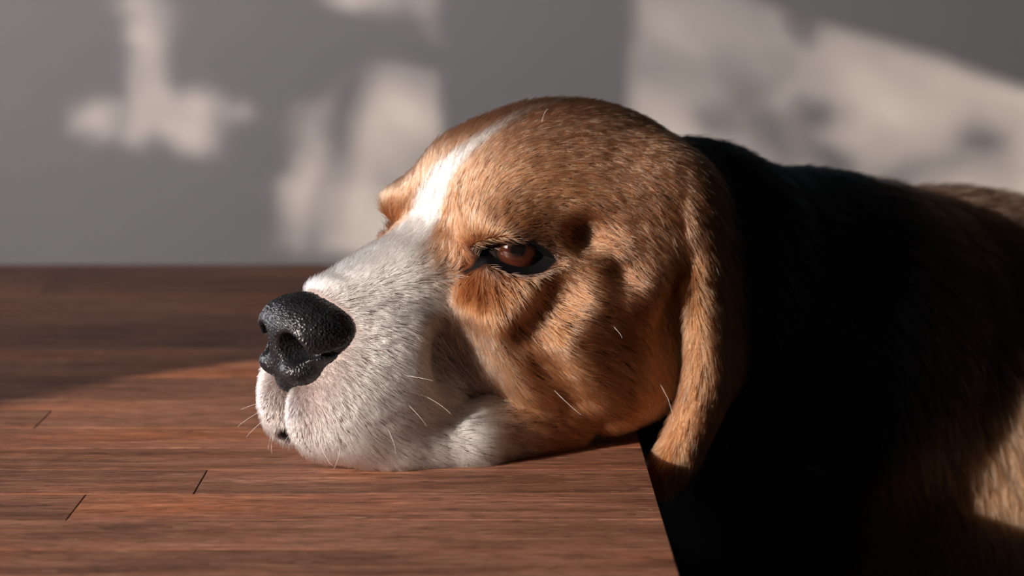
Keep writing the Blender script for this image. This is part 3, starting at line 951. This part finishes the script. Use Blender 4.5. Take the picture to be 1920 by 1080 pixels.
def make_fur():
    tri = np.concatenate([DQ[:, [0, 1, 2]], DQ[:, [0, 2, 3]]])
    A = DV[tri]
    ar = 0.5 * np.linalg.norm(np.cross(A[:, 1] - A[:, 0], A[:, 2] - A[:, 0]), axis=1)
    cen = A.mean(1); cw = to_world(cen)
    fn = DNW[tri[:, 0]]
    vis = ((cw - cC) * fn).sum(1) / np.linalg.norm(cw - cC, axis=1)     # < 0 faces the lens
    head = cen[:, 0] > -8.6
    X, Y, Dp = project(cw)
    dens = np.where(head, np.where(vis < 0.35, 430.0, 90.0), np.where((cw[:, 0] < 26) & (vis < 0.35), 170.0, 25.0))
    dens = np.where(~head & (cw[:, 2] < -9), 15.0, dens)
    dens *= DENS
    prob = ar * dens
    n_ = int(prob.sum())
    pick = rng.choice(len(tri), n_, p=prob / prob.sum())
    r1, r2 = np.sqrt(rng.random(n_)), rng.random(n_)
    bc = np.stack([1 - r1, r1 * (1 - r2), r1 * r2], 1)
    P = (DV[tri[pick]] * bc[..., None]).sum(1)
    Nn = (DN[tri[pick]] * bc[..., None]).sum(1)
    Nn /= np.linalg.norm(Nn, axis=1)[:, None]
    # bare zones
    keep = bare_field(P) < 0.35
    keep &= sd_nose(P) > 0.03
    Q = mirror(P.astype(f32))
    keep &= ~((np.linalg.norm(Q - EYE_C, axis=1) < EYE_R + 0.02))
    P, Nn = P[keep], Nn[keep]
    n_ = len(P)
    u, v, w_ = P[:, 0], np.abs(P[:, 1]), P[:, 2]
    D = comb_dir(P, Nn)
    length = np.full(n_, 0.62)
    length = np.where(u > 3, np.interp(u, [3, 5, 7, 8.3], [0.60, 0.48, 0.36, 0.22]), length)
    de = np.linalg.norm(np.stack([u, v, w_], 1) - EYE_C, axis=1)
    length *= np.interp(de, [EYE_R, EYE_R + 0.3, EYE_R + 1.2], [0.28, 0.42, 1.0])
    e = is_ear(P)
    length = np.where(e > 0.5, 0.75, length)
    W = to_world(P)
    length = np.where(u < -8.6, 1.2, length)
    length = np.where((u < -8.6) & (W[:, 0] > 14), 1.6, length)
    length *= rng.uniform(0.65, 1.2, n_)
    # neighbours lean together
    nA = vnoise(P, 0.55, 21)[:, None]; nB = vnoise(P, 0.4, 22)[:, None]
    side = np.cross(Nn, D)
    lift = np.interp(de, [EYE_R + 0.1, EYE_R + 1.0], [0.25, 0.42])[:, None] + 0.07 * nB + rng.normal(0, 0.06, (n_, 1))
    lift = lift + (0.45 * ss(2.8, 4.6, u) * ss(0.15, 0.45, coat(P)[:, 2]))[:, None]
    T0 = D + side * (0.16 * nA + rng.normal(0, 0.10, (n_, 1)))
    T0 /= np.linalg.norm(T0, axis=1)[:, None]
    K = 5
    pts = np.empty((n_, K, 3))
    cur = P - Nn * 0.02
    pts[:, 0] = cur
    step = (length / (K - 1))[:, None]
    droop = np.array([1.5, 1.1, 0.7, 0.35])
    bend = side * rng.normal(0, 0.10, (n_, 1))
    for k_ in range(1, K):
        dd = T0 + Nn * lift * droop[k_ - 1] + bend * (k_ - 1) * 0.5
        dd /= np.linalg.norm(dd, axis=1)[:, None]
        cur = cur + dd * step
        pts[:, k_] = cur
    pw = to_world(pts.reshape(-1, 3))
    # the coat is pressed flat where it meets the table
    over = (pw[:, 0] < 4.9) & (pw[:, 1] < 132)
    pw[:, 2] = np.where(over, np.maximum(pw[:, 2], 0.015 + rng.uniform(0, 0.02, len(pw))), pw[:, 2])
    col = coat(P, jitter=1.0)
    br = np.exp(rng.normal(0.0, 0.36, n_))
    dk = (rng.random(n_) < 0.24) & (col[:, 2] < 0.35)
    br = np.where(dk, br * 0.35, br)
    col = np.clip(col * br[:, None], 0, 0.93)
    gl = rng.random(n_) < 0.06
    col[gl] = col[gl] * 0.6 + np.array([0.62, 0.48, 0.36]) * 0.4 * (u[gl] > -8)[:, None]
    return pw, K, n_, col, W, u

DENS = 1.0
pw, K, nh_, fcol, Wr, ur = make_fur()
print('strands', nh_)
cd = bpy.data.hair_curves.new('fur')
cd.add_curves([K] * nh_)
cd.points.foreach_set('position', ((pw - DOG_BASE) * CM).astype(f32).ravel())
rad = np.array([0.0085, 0.0092, 0.0080, 0.0058, 0.0016]) * CM
rbase = np.where(ur < -8.6, 1.5, 1.0)
ra = cd.attributes.get('radius') or cd.attributes.new('radius', 'FLOAT', 'POINT')
ra.data.foreach_set('value', (rbase[:, None] * rad[None]).astype(f32).ravel())
ca = cd.attributes.new('fcol', 'FLOAT_COLOR', 'CURVE')
ca.data.foreach_set('color', np.concatenate([fcol, np.ones((nh_, 1))], 1).astype(f32).ravel())
m = bpy.data.materials.new('fur_strands'); m.use_nodes = True
nt = m.node_tree; nt.nodes.clear()
out = nt.nodes.new('ShaderNodeOutputMaterial')
hb = nt.nodes.new('ShaderNodeBsdfHairPrincipled')
hb.parametrization = 'COLOR'
at = nt.nodes.new('ShaderNodeAttribute'); at.attribute_name = 'fcol'
nt.links.new(at.outputs['Color'], hb.inputs['Color'])
hb.inputs['Roughness'].default_value = 0.27
hb.inputs['Radial Roughness'].default_value = 0.55
nt.links.new(hb.outputs[0], out.inputs['Surface'])
cd.materials.append(m)
fur = link(bpy.data.objects.new('fur', cd), dog)
tag(fur, kind='stuff')

# ------------------------------------------------------------------ whiskers and lashes
M_WHISK = mat_plain('whisker_hair', (0.72, 0.68, 0.64), 0.4, 0.5)
def strand(name, pts, r0, r1, mat):
    """a thin tapered six-sided tube through world-cm points"""
    P = np.array(pts, float); n_ = len(P)
    T = np.gradient(P, axis=0); T /= np.linalg.norm(T, axis=1)[:, None]
    V, Fc = [], []
    for i in range(n_):
        a = np.cross(T[i], [0.3, 0.2, 1.0]); a /= np.linalg.norm(a); b = np.cross(T[i], a)
        r = r0 + (r1 - r0) * i / (n_ - 1)
        for k_ in range(6):
            t = k_ * math.pi / 3
            V.append((P[i] + (a * math.cos(t) + b * math.sin(t)) * r - DOG_BASE) * CM)
    for i in range(n_ - 1):
        for k_ in range(6):
            Fc.append((i * 6 + k_, i * 6 + (k_ + 1) % 6, (i + 1) * 6 + (k_ + 1) % 6, (i + 1) * 6 + k_))
    return mesh_obj(name, V, Fc, mat, dog, smooth=True)
def surf_at(px, py):
    d2 = (px_ - px) ** 2 + (py_ - py) ** 2
    c = np.where((d2 < 16 ** 2) & facing)[0]
    if len(c) == 0:
        c = np.where(facing)[0]; i = c[np.argmin(d2[c])]
    else:
        i = c[np.argmin(dep_[c])]
    return DW[i], DNW[i]
WH = [((768, 703), (812, 714), .5), ((800, 745), (845, 776), .6), ((715, 690), (640, 706), .3), ((770, 760), (800, 800), .4), ((740, 800), (742, 850), .4),
      ((505, 805), (503, 842), .3), ((512, 812), (510, 850), .3), ((592, 830), (625, 875), .5), ((640, 850), (625, 880), .4), ((545, 800), (530, 838), .3), ((552, 805), (540, 845), .25),
      ((490, 745), (452, 768), -.2), ((488, 770), (446, 800), -.2), ((492, 790), (462, 820), -.2),
      ((1240, 705), (1262, 790), .7), ((1283, 705), (1276, 788), .8), ((1040, 740), (1090, 778), .5), ((1160, 610), (1166, 634), .3), ((1020, 222), (1028, 205), .4)]
for (p0, p1, lift_) in WH:
    a, n_ = surf_at(*p0)
    dep = (a - cC) @ cF
    def lift_px(q, extra):
        d = cF + cR * (q[0] - 960) / FPX + cU * (540 - q[1]) / FPX
        return cC + d * (dep - extra)
    b = lift_px(p1, lift_)
    mid = (a + b) / 2 + n_ * 0.18
    mid2 = a * 0.2 + b * 0.8 + n_ * 0.12
    strand('whisker', [a - n_ * 0.03, a * 0.75 + b * 0.25 + n_ * 0.13, mid, mid2, b], 0.0058, 0.0025, M_WHISK)
